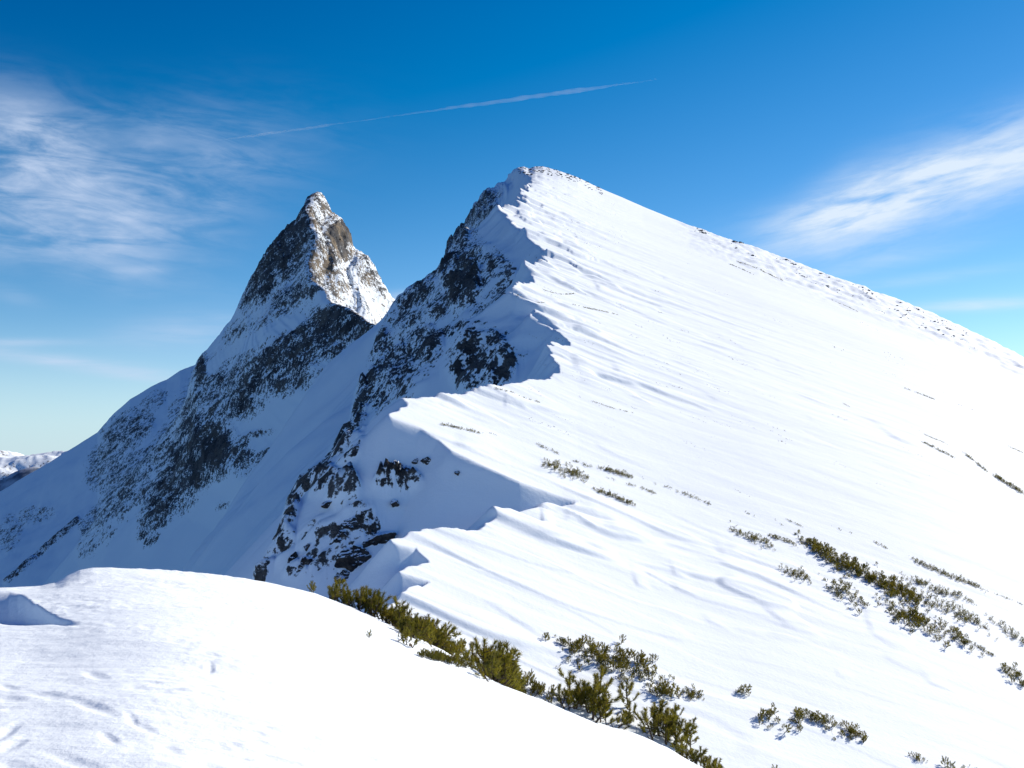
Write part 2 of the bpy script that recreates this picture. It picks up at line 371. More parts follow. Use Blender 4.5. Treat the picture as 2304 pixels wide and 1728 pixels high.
# ------------------------------------------------------------------ node helpers
class NT:
    def __init__(s, tree): s.t = tree; s.n = tree.nodes; s.l = tree.links
    def put(s, sock, v):
        if isinstance(v, bpy.types.NodeSocket): s.l.new(v, sock)
        elif isinstance(v, (int, float)) and sock.type in ('RGBA',): sock.default_value = (v, v, v, 1)
        elif isinstance(v, (int, float)) and sock.type == 'VECTOR': sock.default_value = (v, v, v)
        elif isinstance(v, tuple) and sock.type == 'RGBA' and len(v) == 3: sock.default_value = (*v, 1)
        else: sock.default_value = v
    def m(s, op, a, b=0.0, c=0.0, clamp=False):
        n = s.n.new('ShaderNodeMath'); n.operation = op; n.use_clamp = clamp
        for i, v in enumerate((a, b, c)): s.put(n.inputs[i], v)
        return n.outputs[0]
    def add(s, a, b): return s.m('ADD', a, b)
    def sub(s, a, b): return s.m('SUBTRACT', a, b)
    def mul(s, a, b, clamp=False): return s.m('MULTIPLY', a, b, clamp=clamp)
    def div(s, a, b): return s.m('DIVIDE', a, b)
    def sst(s, a, b, x, lo=0.0, hi=1.0):
        n = s.n.new('ShaderNodeMapRange'); n.interpolation_type = 'SMOOTHSTEP'
        for k, v in (('Value', x), ('From Min', a), ('From Max', b), ('To Min', lo), ('To Max', hi)): s.put(n.inputs[k], v)
        return n.outputs['Result']
    def mix(s, f, a, b, mode='MIX'):
        n = s.n.new('ShaderNodeMix'); n.data_type = 'RGBA'; n.blend_type = mode
        s.put(n.inputs[0], f); s.put(n.inputs[6], a); s.put(n.inputs[7], b)
        return n.outputs[2]
    def noise(s, vec, scale, detail=4, rough=.55, dist=0.0):
        n = s.n.new('ShaderNodeTexNoise'); s.put(n.inputs['Vector'], vec)
        n.inputs['Scale'].default_value = scale; n.inputs['Detail'].default_value = detail
        n.inputs['Roughness'].default_value = rough; n.inputs['Distortion'].default_value = dist
        return n.outputs[0]
    def vmap(s, vec, scale=(1, 1, 1), rot=(0, 0, 0), loc=(0, 0, 0)):
        n = s.n.new('ShaderNodeMapping'); s.put(n.inputs['Vector'], vec)
        n.inputs['Scale'].default_value = scale; n.inputs['Rotation'].default_value = rot; n.inputs['Location'].default_value = loc
        return n.outputs[0]
    def xyz(s, x, y, z=0.0):
        n = s.n.new('ShaderNodeCombineXYZ')
        for i, v in enumerate((x, y, z)): s.put(n.inputs[i], v)
        return n.outputs[0]
    def sep(s, v):
        n = s.n.new('ShaderNodeSeparateXYZ'); s.put(n.inputs[0], v); return n.outputs
    def attr(s, name):
        n = s.n.new('ShaderNodeAttribute'); n.attribute_name = name; return n.outputs['Fac']
    def tex(s, out='Object'):
        return s.n.new('ShaderNodeTexCoord').outputs[out]
    def bump(s, h, strength, dist, normal=None):
        n = s.n.new('ShaderNodeBump'); n.inputs['Strength'].default_value = strength; n.inputs['Distance'].default_value = dist
        s.put(n.inputs['Height'], h)
        if normal: s.l.new(normal, n.inputs['Normal'])
        return n.outputs[0]
    def bsdf(s, col, rough, normal=None, spec=.3, **kw):
        n = s.n.new('ShaderNodeBsdfPrincipled'); s.put(n.inputs['Base Color'], col); s.put(n.inputs['Roughness'], rough)
        n.inputs['Specular IOR Level'].default_value = spec
        if normal: s.l.new(normal, n.inputs['Normal'])
        for k, v in kw.items(): s.put(n.inputs[k.replace('_', ' ')], v)
        return n.outputs[0]
    def mixsh(s, f, a, b):
        n = s.n.new('ShaderNodeMixShader'); s.put(n.inputs[0], f); s.l.new(a, n.inputs[1]); s.l.new(b, n.inputs[2]); return n.outputs[0]
    def out(s, sh=None, vol=None):
        n = s.n.new('ShaderNodeOutputMaterial')
        if sh: s.l.new(sh, n.inputs['Surface'])
        if vol: s.l.new(vol, n.inputs['Volume'])
def material(name):
    m = bpy.data.materials.new(name); m.use_nodes = True; m.node_tree.nodes.clear()
    return m, NT(m.node_tree)
SNOW = (.79, .88, .96)
def snow_mat(name, grain, streak, gs=1.0):
    m, t = material(name)
    o = t.tex()
    fine = t.noise(o, 9.0 / gs, 6, .65)
    st = t.noise(t.vmap(o, (.16 / gs, 1.3 / gs, .6 / gs)), 1.0, 5, .6)
    st2 = t.noise(t.vmap(o, (.6 / gs, 5.0 / gs, 2.0 / gs)), 1.0, 4, .6)
    b = t.bump(t.add(t.mul(st, 1.0), t.mul(st2, .35)), streak, .35 * gs)
    b = t.bump(fine, grain, .05 * gs, b)
    c = t.mix(t.sst(.35, .7, t.noise(o, .22 / gs, 4)), SNOW, (.765, .86, .95))
    t.out(t.bsdf(c, .75, b, .12))
    return m
def rock_mat(name, scale, dark, mid, tan, sharp=.10, snowstreak=.08):
    """rock with snow lying where the attribute 'rock' is low"""
    m, t = material(name)
    o = t.tex()
    n1 = t.noise(o, 1.0 / scale, 6, .68, .3)
    n2 = t.noise(t.vmap(o, (1.0 / scale, 1.0 / scale, .35 / scale)), .35, 5, .6)
    sp = t.noise(o, 3.2 / scale, 4, .6)
    n3 = t.noise(t.vmap(o, (1.6 / scale, 1.6 / scale, .5 / scale), (0, .7, 0)), 1.0, 3, .6)
    a = t.attr('rock')
    f = t.add(a, t.add(t.add(t.mul(t.sub(n1, .5), 1.9), t.mul(t.sub(sp, .5), 1.5)), t.mul(t.sub(n3, .5), 1.0)))
    f = t.sst(.5 - sharp, .5 + sharp, f)
    c = t.mix(t.sst(.35, .65, n2), dark, mid)
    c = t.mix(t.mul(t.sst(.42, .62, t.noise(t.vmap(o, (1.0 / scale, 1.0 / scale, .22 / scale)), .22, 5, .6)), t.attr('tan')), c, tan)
    c = t.mix(t.sst(.4, .75, sp), c, t.mix(.5, c, (.02, .02, .022)))
    rb = t.bump(t.add(n1, t.mul(sp, .5)), .9, .9 * scale)
    rock = t.bsdf(c, .9, rb, .15)
    st = t.noise(t.vmap(o, (.16, 1.2, .6)), .6, 5, .6)
    sb = t.bump(t.add(st, t.mul(n1, .4)), snowstreak, .6)
    sb = t.bump(t.noise(o, 5.0, 5, .65), .25, .06, sb)
    t.out(t.mixsh(f, t.bsdf(SNOW, .75, sb, .1), rock))
    return m
M_HUMP = snow_mat('fresh snow', .32, .08)
M_RIDGE = rock_mat('wind packed snow and rock', 1.1, (.047, .051, .058), (.13, .134, .14), (.18, .155, .12))
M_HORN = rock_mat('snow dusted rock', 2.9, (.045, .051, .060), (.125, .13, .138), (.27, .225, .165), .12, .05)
M_FAR = rock_mat('far snowy mountains', 40.0, (.06, .06, .07), (.14, .13, .13), (.2, .18, .15), .15, .02)
def outcrop_mat():
    m, t = material('dark outcrop rock')
    o = t.tex()
    n1 = t.noise(o, 1.6, 6, .65)
    g = t.n.new('ShaderNodeNewGeometry')
    nz = t.sep(g.outputs['Normal'])[2]
    f = t.sst(.50, .66, t.add(nz, t.mul(t.sub(t.noise(o, 1.1, 5, .65), .5), .9)))
    c = t.mix(t.sst(.35, .7, n1), (.022, .022, .024), (.075, .068, .06))
    rock = t.bsdf(c, .9, t.bump(n1, .9, .4), .15)
    t.out(t.mixsh(f, rock, t.bsdf(SNOW, .75, None, .1)))
    return m
M_OUT = outcrop_mat()
def needle_mat():
    m, t = material('pine needles')
    o = t.tex()
    n = t.noise(o, 2.6, 3)
    c = t.mix(t.sst(.34, .66, n), (.125, .132, .012), (.33, .29, .018))
    c = t.mix(t.mul(t.sst(.50, .72, t.noise(o, 5.0, 2)), .65), c, (.085, .055, .02))
    c = t.mix(t.mul(t.attr('tip'), .5), c, (.07, .055, .04))
    d = t.bsdf(c, .6, None, .25)
    tr = t.n.new('ShaderNodeBsdfTranslucent'); t.put(tr.inputs[0], c)
    t.out(t.mixsh(.5, d, tr.outputs[0]))
    return m
M_NEEDLE = needle_mat()
def bark_mat():
    m, t = material('pine bark')
    n = t.noise(t.tex(), 14.0, 4)
    t.out(t.bsdf(t.mix(n, (.035, .027, .02), (.12, .09, .065)), .9, t.bump(n, .6, .02), .1))
    return m
M_BARK = bark_mat()
def plain(name, a, b, sc):
    m, t = material(name)
    n = t.noise(t.tex(), sc, 4)
    t.out(t.bsdf(t.mix(t.sst(.35, .65, n), a, b), .9, None, .1))
    return m
M_STONE = plain('loose stone', (.05, .05, .055), (.16, .145, .13), 1.4)
M_GRASS = plain('dead grass', (.10, .075, .04), (.20, .15, .08), 3.0)
M_FOREST = plain('far wooded slope under snow', (.09, .12, .17), (.45, .5, .58), .012)  # snow-mottled woods, with distance haze put into the blue-grey tint
M_VALLEY = plain('valley floor', (.05, .08, .10), (.22, .29, .38), .0006)

# ------------------------------------------------------------------ daylight
EL, AZ = math.radians(28.5), math.radians(35.0)       # height of the sun; degrees ahead of square right
sv = Vector((math.cos(EL) * math.cos(AZ), math.cos(EL) * math.sin(AZ), math.sin(EL)))
sun = bpy.data.lights.new('sun', 'SUN'); sun.energy = 5.0; sun.angle = math.radians(.53); sun.color = (1.0, .89, .75)
so = bpy.data.objects.new('sun', sun); COL.objects.link(so)
so.rotation_euler = sv.to_track_quat('Z', 'Y').to_euler(); so.location = sv * 500

def make_world():
    w = bpy.data.worlds.new('World'); SC.world = w; w.use_nodes = True
    w.node_tree.nodes.clear(); t = NT(w.node_tree)
    sky = t.n.new('ShaderNodeTexSky'); sky.sky_type = 'NISHITA'; sky.sun_disc = False
    sky.sun_elevation = EL; sky.sun_rotation = math.atan2(sv.x, sv.y)
    sky.altitude = 2300; sky.air_density = 1.0; sky.dust_density = .12; sky.ozone_density = 2.2
    d = t.sep(t.tex('Generated'))
    hs = t.n.new('ShaderNodeHueSaturation'); hs.inputs['Saturation'].default_value = SKY_SAT; hs.inputs['Value'].default_value = 1.0; hs.inputs['Hue'].default_value = SKY_HUE
    t.l.new(sky.outputs[0], hs.inputs['Color'])
    base = t.mix(1.0, t.mix(1.0, hs.outputs[0], SKY_LOW, 'SUBTRACT'), SKY_GAIN, 'MULTIPLY')
    base = t.mix(1.0, base, (0, 0.02, 0.05), 'LIGHTEN')
    base = t.mix(t.sst(.13, -.01, d[2], 0, .8), base, (3.0, 4.95, 6.35))
    # cirrus, laid out by direction: columns and rows of the sky ahead
    dy = t.m('MAXIMUM', d[1], .08)
    X = t.m('MULTIPLY_ADD', t.div(d[0], dy), F, CX); Y = t.m('MULTIPLY_ADD', t.div(d[2], dy), -F, HY)
    def gauss(cx, cy, rx, ry, an):
        c, s_ = math.cos(math.radians(an)), math.sin(math.radians(an))
        dx, dyy = t.sub(X, cx), t.sub(Y, cy)
        p = t.div(t.add(t.mul(dx, c), t.mul(dyy, s_)), rx); q = t.div(t.sub(t.mul(dyy, c), t.mul(dx, s_)), ry)
        return t.m('EXPONENT', t.mul(t.add(t.mul(p, p), t.mul(q, q)), -1.0))
    def fibre(an, sx, sy, z, detail=6, rough=.6, dist=.6):
        c, s_ = math.cos(math.radians(an)), math.sin(math.radians(an))
        p = t.div(t.add(t.mul(X, c), t.mul(Y, s_)), sx); q = t.div(t.sub(t.mul(Y, c), t.mul(X, s_)), sy)
        return t.noise(t.xyz(p, q, z), 1.0, detail, rough, dist)
    fl = fibre(10, 300, 64, 1.3, 7, .62, .7); fl2 = fibre(3, 90, 26, 4.1, 5, .6, .2); big = fibre(-30, 420, 240, 7.7, 3, .5, .2)
    left = None
    for g, k in ((gauss(190, 470, 230, 110, 10), .72), (gauss(40, 290, 160, 90, 20), .5), (gauss(340, 370, 290, 110, -8), .42), (gauss(330, 500, 170, 60, -10), .3), (gauss(160, 560, 260, 55, 14), .30), (gauss(10, 440, 150, 120, 0), .3)):
        g = t.mul(g, k); left = g if left is None else t.add(left, g)
    lt = t.mul(left, t.add(t.add(t.mul(t.sst(.33, .68, fl), .72), .14), t.mul(t.sst(.38, .7, fl2), .24)))
    lt = t.mul(lt, t.sst(.25, .6, big, .52, 1.12))
    fr = fibre(-17, 300, 52, 11.0, 6, .6, .5); fr2 = fibre(-12, 90, 17, 15.2, 5, .6, .3); frb = fibre(-24, 260, 120, 19.0, 4, .55, .8)
    ax = t.sst(1560, 1960, X)
    line = t.m('MULTIPLY_ADD', t.sub(X, 1700), -.345, 556)
    s1 = t.div(t.sub(Y, line), t.m('MULTIPLY_ADD', ax, 52, 24))
    band = t.mul(t.m('EXPONENT', t.mul(t.mul(s1, s1), -.8)), ax)
    wisp = t.add(t.mul(gauss(2090, 378, 150, 26, -8), .34), t.mul(gauss(1900, 470, 220, 40, -10), .3))
    rt = t.mul(t.add(t.mul(band, .86), wisp), t.add(t.add(t.mul(t.sst(.22, .62, fr), .7), t.mul(t.sst(.3, .72, fr2), .3)), t.mul(t.sst(.35, .7, frb), .3)))
    thin = None
    for g, k in ((gauss(150, 815, 260, 15, 7), .55), (gauss(40, 770, 130, 9, 0), .42), (gauss(420, 745, 160, 38, -5), .34), (gauss(330, 850, 110, 9, 5), .3), (gauss(2230, 684, 170, 14, -3), .62), (gauss(1990, 590, 200, 20, -12), .22),
                  (gauss(320, 608, 60, 10, 0), .3), (gauss(30, 665, 60, 20, 15), .16), (gauss(905, 668, 60, 14, -5), .5), (gauss(2060, 630, 240, 14, -8), .2)):
        g = t.mul(g, k); thin = g if thin is None else t.add(thin, g)
    thin = t.mul(thin, t.sst(.2, .75, fibre(0, 200, 22, 23.0, 5, .6, .3), .35, 1.1))
    cl = t.m('MINIMUM', t.add(t.add(lt, rt), thin), .93)
    cl = t.mul(cl, t.mul(t.sst(.08, .2, d[1]), t.sst(-.02, .06, d[2])))
    col = t.mix(cl, base, t.mix(t.sst(700, 1500, X), CLOUD_LEFT, CLOUD_COL))
    bg = t.n.new('ShaderNodeBackground'); t.l.new(col, bg.inputs['Color']); bg.inputs['Strength'].default_value = SKY_STR
    o = t.n.new('ShaderNodeOutputWorld'); t.l.new(bg.outputs[0], o.inputs[0])
CLOUD_LEFT = (4.6, 5.4, 6.9)
SKY_SAT, SKY_HUE, SKY_LOW, SKY_GAIN, SKY_STR, CLOUD_COL = 1.25, .5, (.58, .68, .88), (1.5, 1.27, 1.17), .099, (5.8, 6.6, 7.5)
make_world()

SC.view_settings.view_transform = 'Standard'; SC.view_settings.look = 'None'; SC.view_settings.exposure = 0.44; SC.view_settings.gamma = 1
cam = bpy.data.cameras.new('camera'); co = bpy.data.objects.new('camera', cam); COL.objects.link(co); SC.camera = co
co.location = (0, 0, 0); co.rotation_euler = (math.pi / 2, 0, 0)
cam.sensor_width = 36; cam.lens = 36 * F / 2304; cam.shift_y = (HY - 864) / 2304
cam.clip_start = .05; cam.clip_end = 120000
SC.cycles.use_denoising = True
SC.cycles.max_bounces = 6; SC.cycles.diffuse_bounces = 3
# ------------------------------------------------------------------ the land
def wrows(y0, y1, n): return 1 / np.linspace(1 / y0, 1 / y1, n)
def polar(us, ys):
    U, Yy = np.meshgrid(us, ys); return U * Yy, Yy
# sunny ridge
us = np.concatenate([np.linspace(-.62, -.27, 90, endpoint=False), np.linspace(-.27, .11, 500, endpoint=False), np.linspace(.11, .56, 320, endpoint=False), np.linspace(.56, .80, 30)])
ys = np.concatenate([wrows(19, 70, 760)[:-1], wrows(70, 430, 430), np.linspace(440, 800, 24)])
x, y = polar(us, ys)
z, rk = ridge_surface(x, y)
ridge = link('mountain', grid_mesh('mountain', np.stack([x, y, z], -1), {'rock': rk, 'tan': np.full(x.shape, .35)}), M_RIDGE)
tag(ridge, 'broad sunny snow slope with a corniced edge and a shaded rocky flank', 'mountain', kind='structure')
# snow hump at the viewer's feet
us = np.concatenate([np.linspace(-1.2, -.56, 60, endpoint=False), np.linspace(-.56, .56, 820, endpoint=False), np.linspace(.56, 1.2, 60)])
ys = np.concatenate([wrows(1.2, 4, 60)[:-1], wrows(4, 19, 460)[:-1], np.linspace(19, 60, 50)])
x, y = polar(us, ys)
hump = link('snow_ground', grid_mesh('snow_ground', np.stack([x, y, hump_surface(x, y)], -1)), M_HUMP)
tag(hump, 'smooth windblown snow hump in front with dents and a shaded scoop', 'snow', kind='structure')
# the horn
us = np.concatenate([np.linspace(-.85, -.53, 40, endpoint=False), np.linspace(-.53, -.10, 560, endpoint=False), np.linspace(-.10, .2, 60)])
ys = np.concatenate([wrows(300, 600, 190)[:-1], np.linspace(600, 905, 300)[:-1], np.linspace(905, 1260, 120)[:-1], np.linspace(1260, 1700, 20)])
x, y = polar(us, ys)
z, rk, sunny = horn_surface(x, y)
horn = link('mountain_peak', grid_mesh('mountain_peak', np.stack([x, y, z], -1), {'rock': rk, 'tan': np.where(sunny, 1.0, .3)}), M_HORN)  # tan streaks strongest on the sunlit face, putting its light into the colour
tag(horn, 'pointed rock horn dusted with snow, one face sunlit and one in shade', 'mountain', kind='structure')
# far range beyond the valley, wooded hill before it, valley floor
us = np.linspace(-.9, -.25, 420); ys = np.linspace(9000, 15000, 150)
x, y = polar(us, ys)
z = -900 + 960 * np.exp(-((y - 12800) / 2300) ** 2) + (1 - np.exp(-((y - 15000) / 1200) ** 2)) * (230 * ridged(x / 1700, y / 1700, 5, 111) * np.exp(-((y - 12600) / 2600) ** 2)) - 120
rk = .16 + .32 * fbm(x / 320, y / 260, 4, 115)  # bare rock kept sparse, in place of haze lowering its contrast
rng = link('mountain_range', grid_mesh('mountain_range', np.stack([x, y, z], -1), {'rock': rk, 'tan': np.full(x.shape, .3)}), M_FAR)
tag(rng, 'low bright snowy range far beyond the valley', 'mountains', kind='structure')
us = np.linspace(-1.0, -.25, 160); ys = np.linspace(3600, 6500, 60)
x, y = polar(us, ys)
z = -900 + 800 * np.exp(-((y - 5000) / 800) ** 2) * (1 + .0 * x) + 90 * fbm(x / 700, y / 600, 4, 121) + (x + 2400) * .16
hill = link('hill', grid_mesh('hill', np.stack([x, y, z], -1)), M_FOREST)
tag(hill, 'dark wooded hill in the gap before the far range', 'hill', kind='structure')
x, y = np.meshgrid(np.linspace(-60000, 60000, 50), np.linspace(-60000, 60000, 50))
val = link('ground', grid_mesh('ground', np.stack([x, y, -900 + 0 * x], -1)), M_VALLEY)
tag(val, 'wide valley floor far below', 'ground', kind='structure')
# ------------------------------------------------------------------ where a photo point lies on the land
_YH = 1 / np.linspace(1 / 1.6, 1 / 19.0, 900)
_YR = 1 / np.linspace(1 / 21.0, 1 / 420.0, 2600)
def on_hump(px, py):
    u, v = UV(px, py)
    h = hump_surface(u * _YH, _YH) / _YH - v
    k = np.nonzero((h[:-1] < 0) & (h[1:] >= 0))[0]
    if len(k): y = float(_YH[k[0]]); return float(u * y), y
    return None
def on_ridge(px, py):
    u, v = UV(px, py)
    h = ridge_surface(u * _YR, _YR, False)[0] / _YR - v
    k = np.nonzero((h[:-1] < 0) & (h[1:] >= 0))[0]
    if len(k):
        i = k[0]; t = h[i] / (h[i] - h[i + 1]); y = float(_YR[i] + t * (_YR[i + 1] - _YR[i])); return float(u * y), y
    return None
def z_hump(x, y): return float(hump_surface(np.array([x]), np.array([y]))[0])
def z_land(x, y):
    """ground under arrays x, y: whichever of hump and ridge stands higher"""
    h = hump_surface(x, y); r = ridge_surface(x, np.maximum(y, 19.5), False)[0]
    return np.where(y < 19.5, h, np.maximum(h, r))

# ------------------------------------------------------------------ dwarf pine
class Buf:
    def __init__(s): s.v = []; s.f = []; s.t = []; s.n = 0
    def add(s, v, f, t=None):
        s.v.append(v); s.f.append(f + s.n); s.n += len(v)
        s.t.append(np.zeros(len(v)) if t is None else t)
    def arrays(s): return np.vstack(s.v), np.vstack(s.f), np.concatenate(s.t)
def tube_arr(pts, r0, r1, k=4):
    pts = np.asarray(pts, float); n = len(pts); V = []
    for i in range(n):
        d = pts[min(i + 1, n - 1)] - pts[max(i - 1, 0)]; d = d / (np.linalg.norm(d) + 1e-9)
        a = np.cross(d, [0.3, 0.9, 0.2]); a /= np.linalg.norm(a) + 1e-9; b = np.cross(d, a)
        r = r0 + (r1 - r0) * i / (n - 1)
        for j in range(k):
            w = 2 * math.pi * j / k; V.append(pts[i] + r * (math.cos(w) * a + math.sin(w) * b))
    Fq = [[i * k + j, i * k + (j + 1) % k, (i + 1) * k + (j + 1) % k, (i + 1) * k + j] for i in range(n - 1) for j in range(k)]
    return np.array(V), np.array(Fq)
def brush(buf, p0, p1, rng, n, ln, wd, tip0):
    """needles all round a twig from p0 to p1, pointing forward"""
    ax = p1 - p0; L = np.linalg.norm(ax); d = ax / L
    a = np.cross(d, [0.31, 0.2, 0.93]); a /= np.linalg.norm(a); b = np.cross(d, a)
    t = rng.rand(n) ** 0.8; w = rng.rand(n) * 2 * np.pi
    fw = 0.45 + 0.9 * t * rng.rand(n) + .15
    rad = np.cos(w)[:, None] * a + np.sin(w)[:, None] * b
    dirv = rad + d * fw[:, None]; dirv /= np.linalg.norm(dirv, axis=1)[:, None]
    base = p0 + ax * t[:, None]
    l = ln * (0.7 + 0.5 * rng.rand(n))
    side = np.cross(dirv, rng.randn(n, 3)); side /= np.linalg.norm(side, axis=1)[:, None]
    V = np.stack([base - side * wd * .5, base + side * wd * .5, base + dirv * l[:, None]], 1).reshape(-1, 3)
    buf.add(V, np.arange(n * 3).reshape(-1, 3), np.repeat(np.clip(tip0 * t, 0, 1), 3))
def shoot(seed, detail):
    """one upswept pine shoot of unit height: wood and needles"""
    rng = np.random.RandomState(seed)
    wood, ndl = Buf(), Buf()
    nn, wd, ln = {3: (120, .013, .125), 2: (46, .022, .13), 1: (15, .045, .15)}[detail]
    lean = rng.uniform(-.35, .35, 2)
    P = lambda t: np.array([lean[0] * (1 - (1 - t) ** 2) * .8 + .05 * math.sin(5 * t + seed), lean[1] * (1 - (1 - t) ** 2) * .8, t * (1 - .06 * abs(lean[0]))])
    pts = [P(t) for t in np.linspace(0, .93, 6)]
    v, f = tube_arr(pts, .034, .010, 4 if detail > 1 else 3); wood.add(v, f)
    brush(ndl, P(.58), P(.95), rng, int(nn * 1.25), ln, wd, .9)
    brush(ndl, P(.34), P(.64), rng, int(nn * .6), ln * .95, wd, .2)
    nb = {3: 7, 2: 5, 1: 3}[detail]
    a0 = rng.rand() * 6.28
    for i in range(nb):
        t = .16 + .6 * (i + rng.rand() * .7) / nb
        az = a0 + i * 2.4 + rng.uniform(-.4, .4); L = rng.uniform(.26, .44) * (1.15 - .55 * t)
        p0 = P(t); out = np.array([math.cos(az), math.sin(az), 0])
        p1 = p0 + out * L * .62 + np.array([0, 0, L * .25]); p2 = p0 + out * L * .85 + np.array([0, 0, L * .85])
        v, f = tube_arr([p0, (p0 + p1) / 2 + [0, 0, -.01], p1, p2], .018, .007, 3); wood.add(v, f)
        brush(ndl, p1 * .75 + p0 * .25, p2 + (p2 - p1) * .12, rng, nn, ln * .92, wd, .6)
        if detail == 3 and rng.rand() < .5:
            q = p1 + np.array([math.cos(az + 1.1), math.sin(az + 1.1), .9]) * .14
            brush(ndl, p1, q, rng, int(nn * .55), ln * .85, wd, .5)
    return wood.arrays(), ndl.arrays()
_SH = {}
def shoots(detail):
    if detail not in _SH: _SH[detail] = [shoot(100 * detail + k, detail) for k in range(7)]
    return _SH[detail]
GROUPS = {'near': 'dwarf pines on the rim of the near snow hump', 'mid': 'dwarf pines scattered over the lower slope', 'far': 'dark pine scrub lines high on the slope'}
N_PINE = 0
def pine(base, H, label, group='mid', depth=.35, dens=1.0, where='ridge', yoff=None, lean=0.0, cover=1.0):
    """base: photo points along the foot of the plant; H: its height in photo pixels"""
    global N_PINE
    rng = np.random.RandomState(500 + N_PINE); N_PINE += 1
    H0 = H
    if len(base) > 1 and where == 'ridge' and yoff is None: H, depth, dens = H * .72, depth * 1.7, dens * 1.35
    pts = []
    for px, py in base:
        if yoff is not None:
            u = (px - CX) / F; y = float(yhump(u)) + yoff; p = (u * y, y)
        else:
            p = on_hump(px, py) if where == 'hump' else on_ridge(px, py)
            if p is None: p = on_ridge(px, py) or on_hump(px, py)
        if p: pts.append(p)
    if not pts: print('LOST', label); return
    pts = np.array(pts)
    ym = pts[:, 1].mean(); h = H * ym / F
    seg = np.hypot(*(pts[1:] - pts[:-1]).T) if len(pts) > 1 else np.array([0.0])
    Ltot = seg.sum()
    det = 3 if H0 > 30 else (2 if H0 > 13 else 1)
    n = int((Ltot / h * 11 + 6) * dens * (1 if det > 1 else .8))
    n = min(n, 380)
    cum = np.concatenate([[0], np.cumsum(seg)])
    s = np.sort(rng.rand(n)) * Ltot
    bx = np.interp(s, cum, pts[:, 0]) if len(pts) > 1 else np.full(n, pts[0, 0])
    by = np.interp(s, cum, pts[:, 1]) if len(pts) > 1 else np.full(n, pts[0, 1])
    bx = bx + rng.randn(n) * .16 * h; by = by + rng.randn(n) * depth * h
    if yoff is not None: by = np.maximum(by, yhump(bx / by) + .2)
    # gaps: whole stretches stay snowed under
    ph = rng.rand() * 50
    keep = pn(s / (1.6 * h) + ph, np.zeros(n) + .37, 131) > (-.75 * cover if det > 1 else .02 - .2 * cover)
    if keep.sum() >= 3: s, bx, by = s[keep], bx[keep], by[keep]
    n = len(s)
    bz = z_land(bx, by)
    e = np.minimum(s, Ltot - s) / (h + 1e-9) if Ltot > 2.5 * h else np.ones(n)
    sc = h * (.50 + .55 * rng.rand(n)) * (.55 + .45 * np.clip(e / 1.2, 0, 1)) * (1 - .3 * (rng.rand(n) < .25))
    sc = sc * (.8 + .3 * pn(s / (.9 * h) + ph, np.zeros(n) + 5.1, 132))
    W, N = Buf(), Buf()
    ox, oy = pts[:, 0].mean(), pts[:, 1].mean(); oz = float(z_land(np.array([ox]), np.array([oy]))[0])
    pr = shoots(det)
    for i in range(n):
        (wv, wf, _), (nv, nf, nt) = pr[rng.randint(len(pr))]
        a = rng.rand() * 6.28; ca, sa = math.cos(a), math.sin(a)
        R = np.array([[ca, -sa, 0], [sa, ca, 0], [0, 0, 1]])
        tl = abs(rng.randn()) * .30; ta = rng.rand() * 6.28
        tx, ty = tl * math.cos(ta) + .10 + lean, tl * math.sin(ta)
        if rng.rand() < .22: tx, ty = tx * 2 + .35 * rng.choice([-1, 1]), ty * 2   # a creeping limb
        M = Matrix.Rotation(math.atan2(math.hypot(tx, ty), 1), 3, Vector((-ty, tx, 0)) if tx or ty else Vector((1, 0, 0)))
        R = np.array(M) @ R * sc[i]
        off = np.array([bx[i] - ox, by[i] - oy, bz[i] - oz - (.10 if det > 1 else .3) * sc[i]])
        W.add(wv @ R.T + off, wf); N.add(nv @ R.T + off, nf, nt)
    # the creeping stem the shoots rise from
    k = max(2, int(Ltot / (h + 1e-9)) + 2); ss = np.linspace(0, 1, k)
    if Ltot > 0: rx, ry = np.interp(ss * Ltot, cum, pts[:, 0]), np.interp(ss * Ltot, cum, pts[:, 1])
    else: rx, ry = pts[0, 0] + (ss - .5) * h * .8, pts[0, 1] + 0 * ss
    if yoff is not None: ry = np.maximum(ry, yhump(rx / ry) + .2)
    rv, rf = tube_arr(np.stack([rx - ox, ry - oy, z_land(rx, ry) - oz - (.035 if det > 1 else .3) * h], 1), .03 * h, .03 * h, 4); W.add(rv, rf)
    jj = np.argmin((rx[None] - bx[:, None]) ** 2 + (ry[None] - by[:, None]) ** 2, 1)      # side roots
    gx = np.stack([rx[jj], (rx[jj] + bx) / 2, bx], 1); gy = np.stack([ry[jj], (ry[jj] + by) / 2, by], 1)
    gz = z_land(gx.ravel(), gy.ravel()).reshape(gx.shape) + np.array([-.04, -.01, -.02]) * h * (1 if det > 1 else 7)
    for i in range(n):
        rv, rf = tube_arr(np.stack([gx[i] - ox, gy[i] - oy, gz[i] - oz], 1), .018 * h, .022 * h, 3); W.add(rv, rf)
    root = bpy.data.objects.new('dwarf_pine', None); COL.objects.link(root); root.location = (ox, oy, oz); root.empty_display_size = .3
    tag(root, label, 'dwarf pine', GROUPS[group])
    v, f, t = N.arrays(); link('needles', _named(v, f, {'tip': t}, False, 'needles'), M_NEEDLE, root)
    v, f, t = W.arrays(); link('branches', _named(v, f, None, True, 'branches'), M_BARK, root)
def _named(v, f, attrs, smooth, name):
    me = bpy.data.meshes.new(name)
    me.vertices.add(len(v)); me.vertices.foreach_set('co', np.ascontiguousarray(v, dtype=np.float32).ravel())
    return _fill(me, f, attrs, smooth)

P = pine
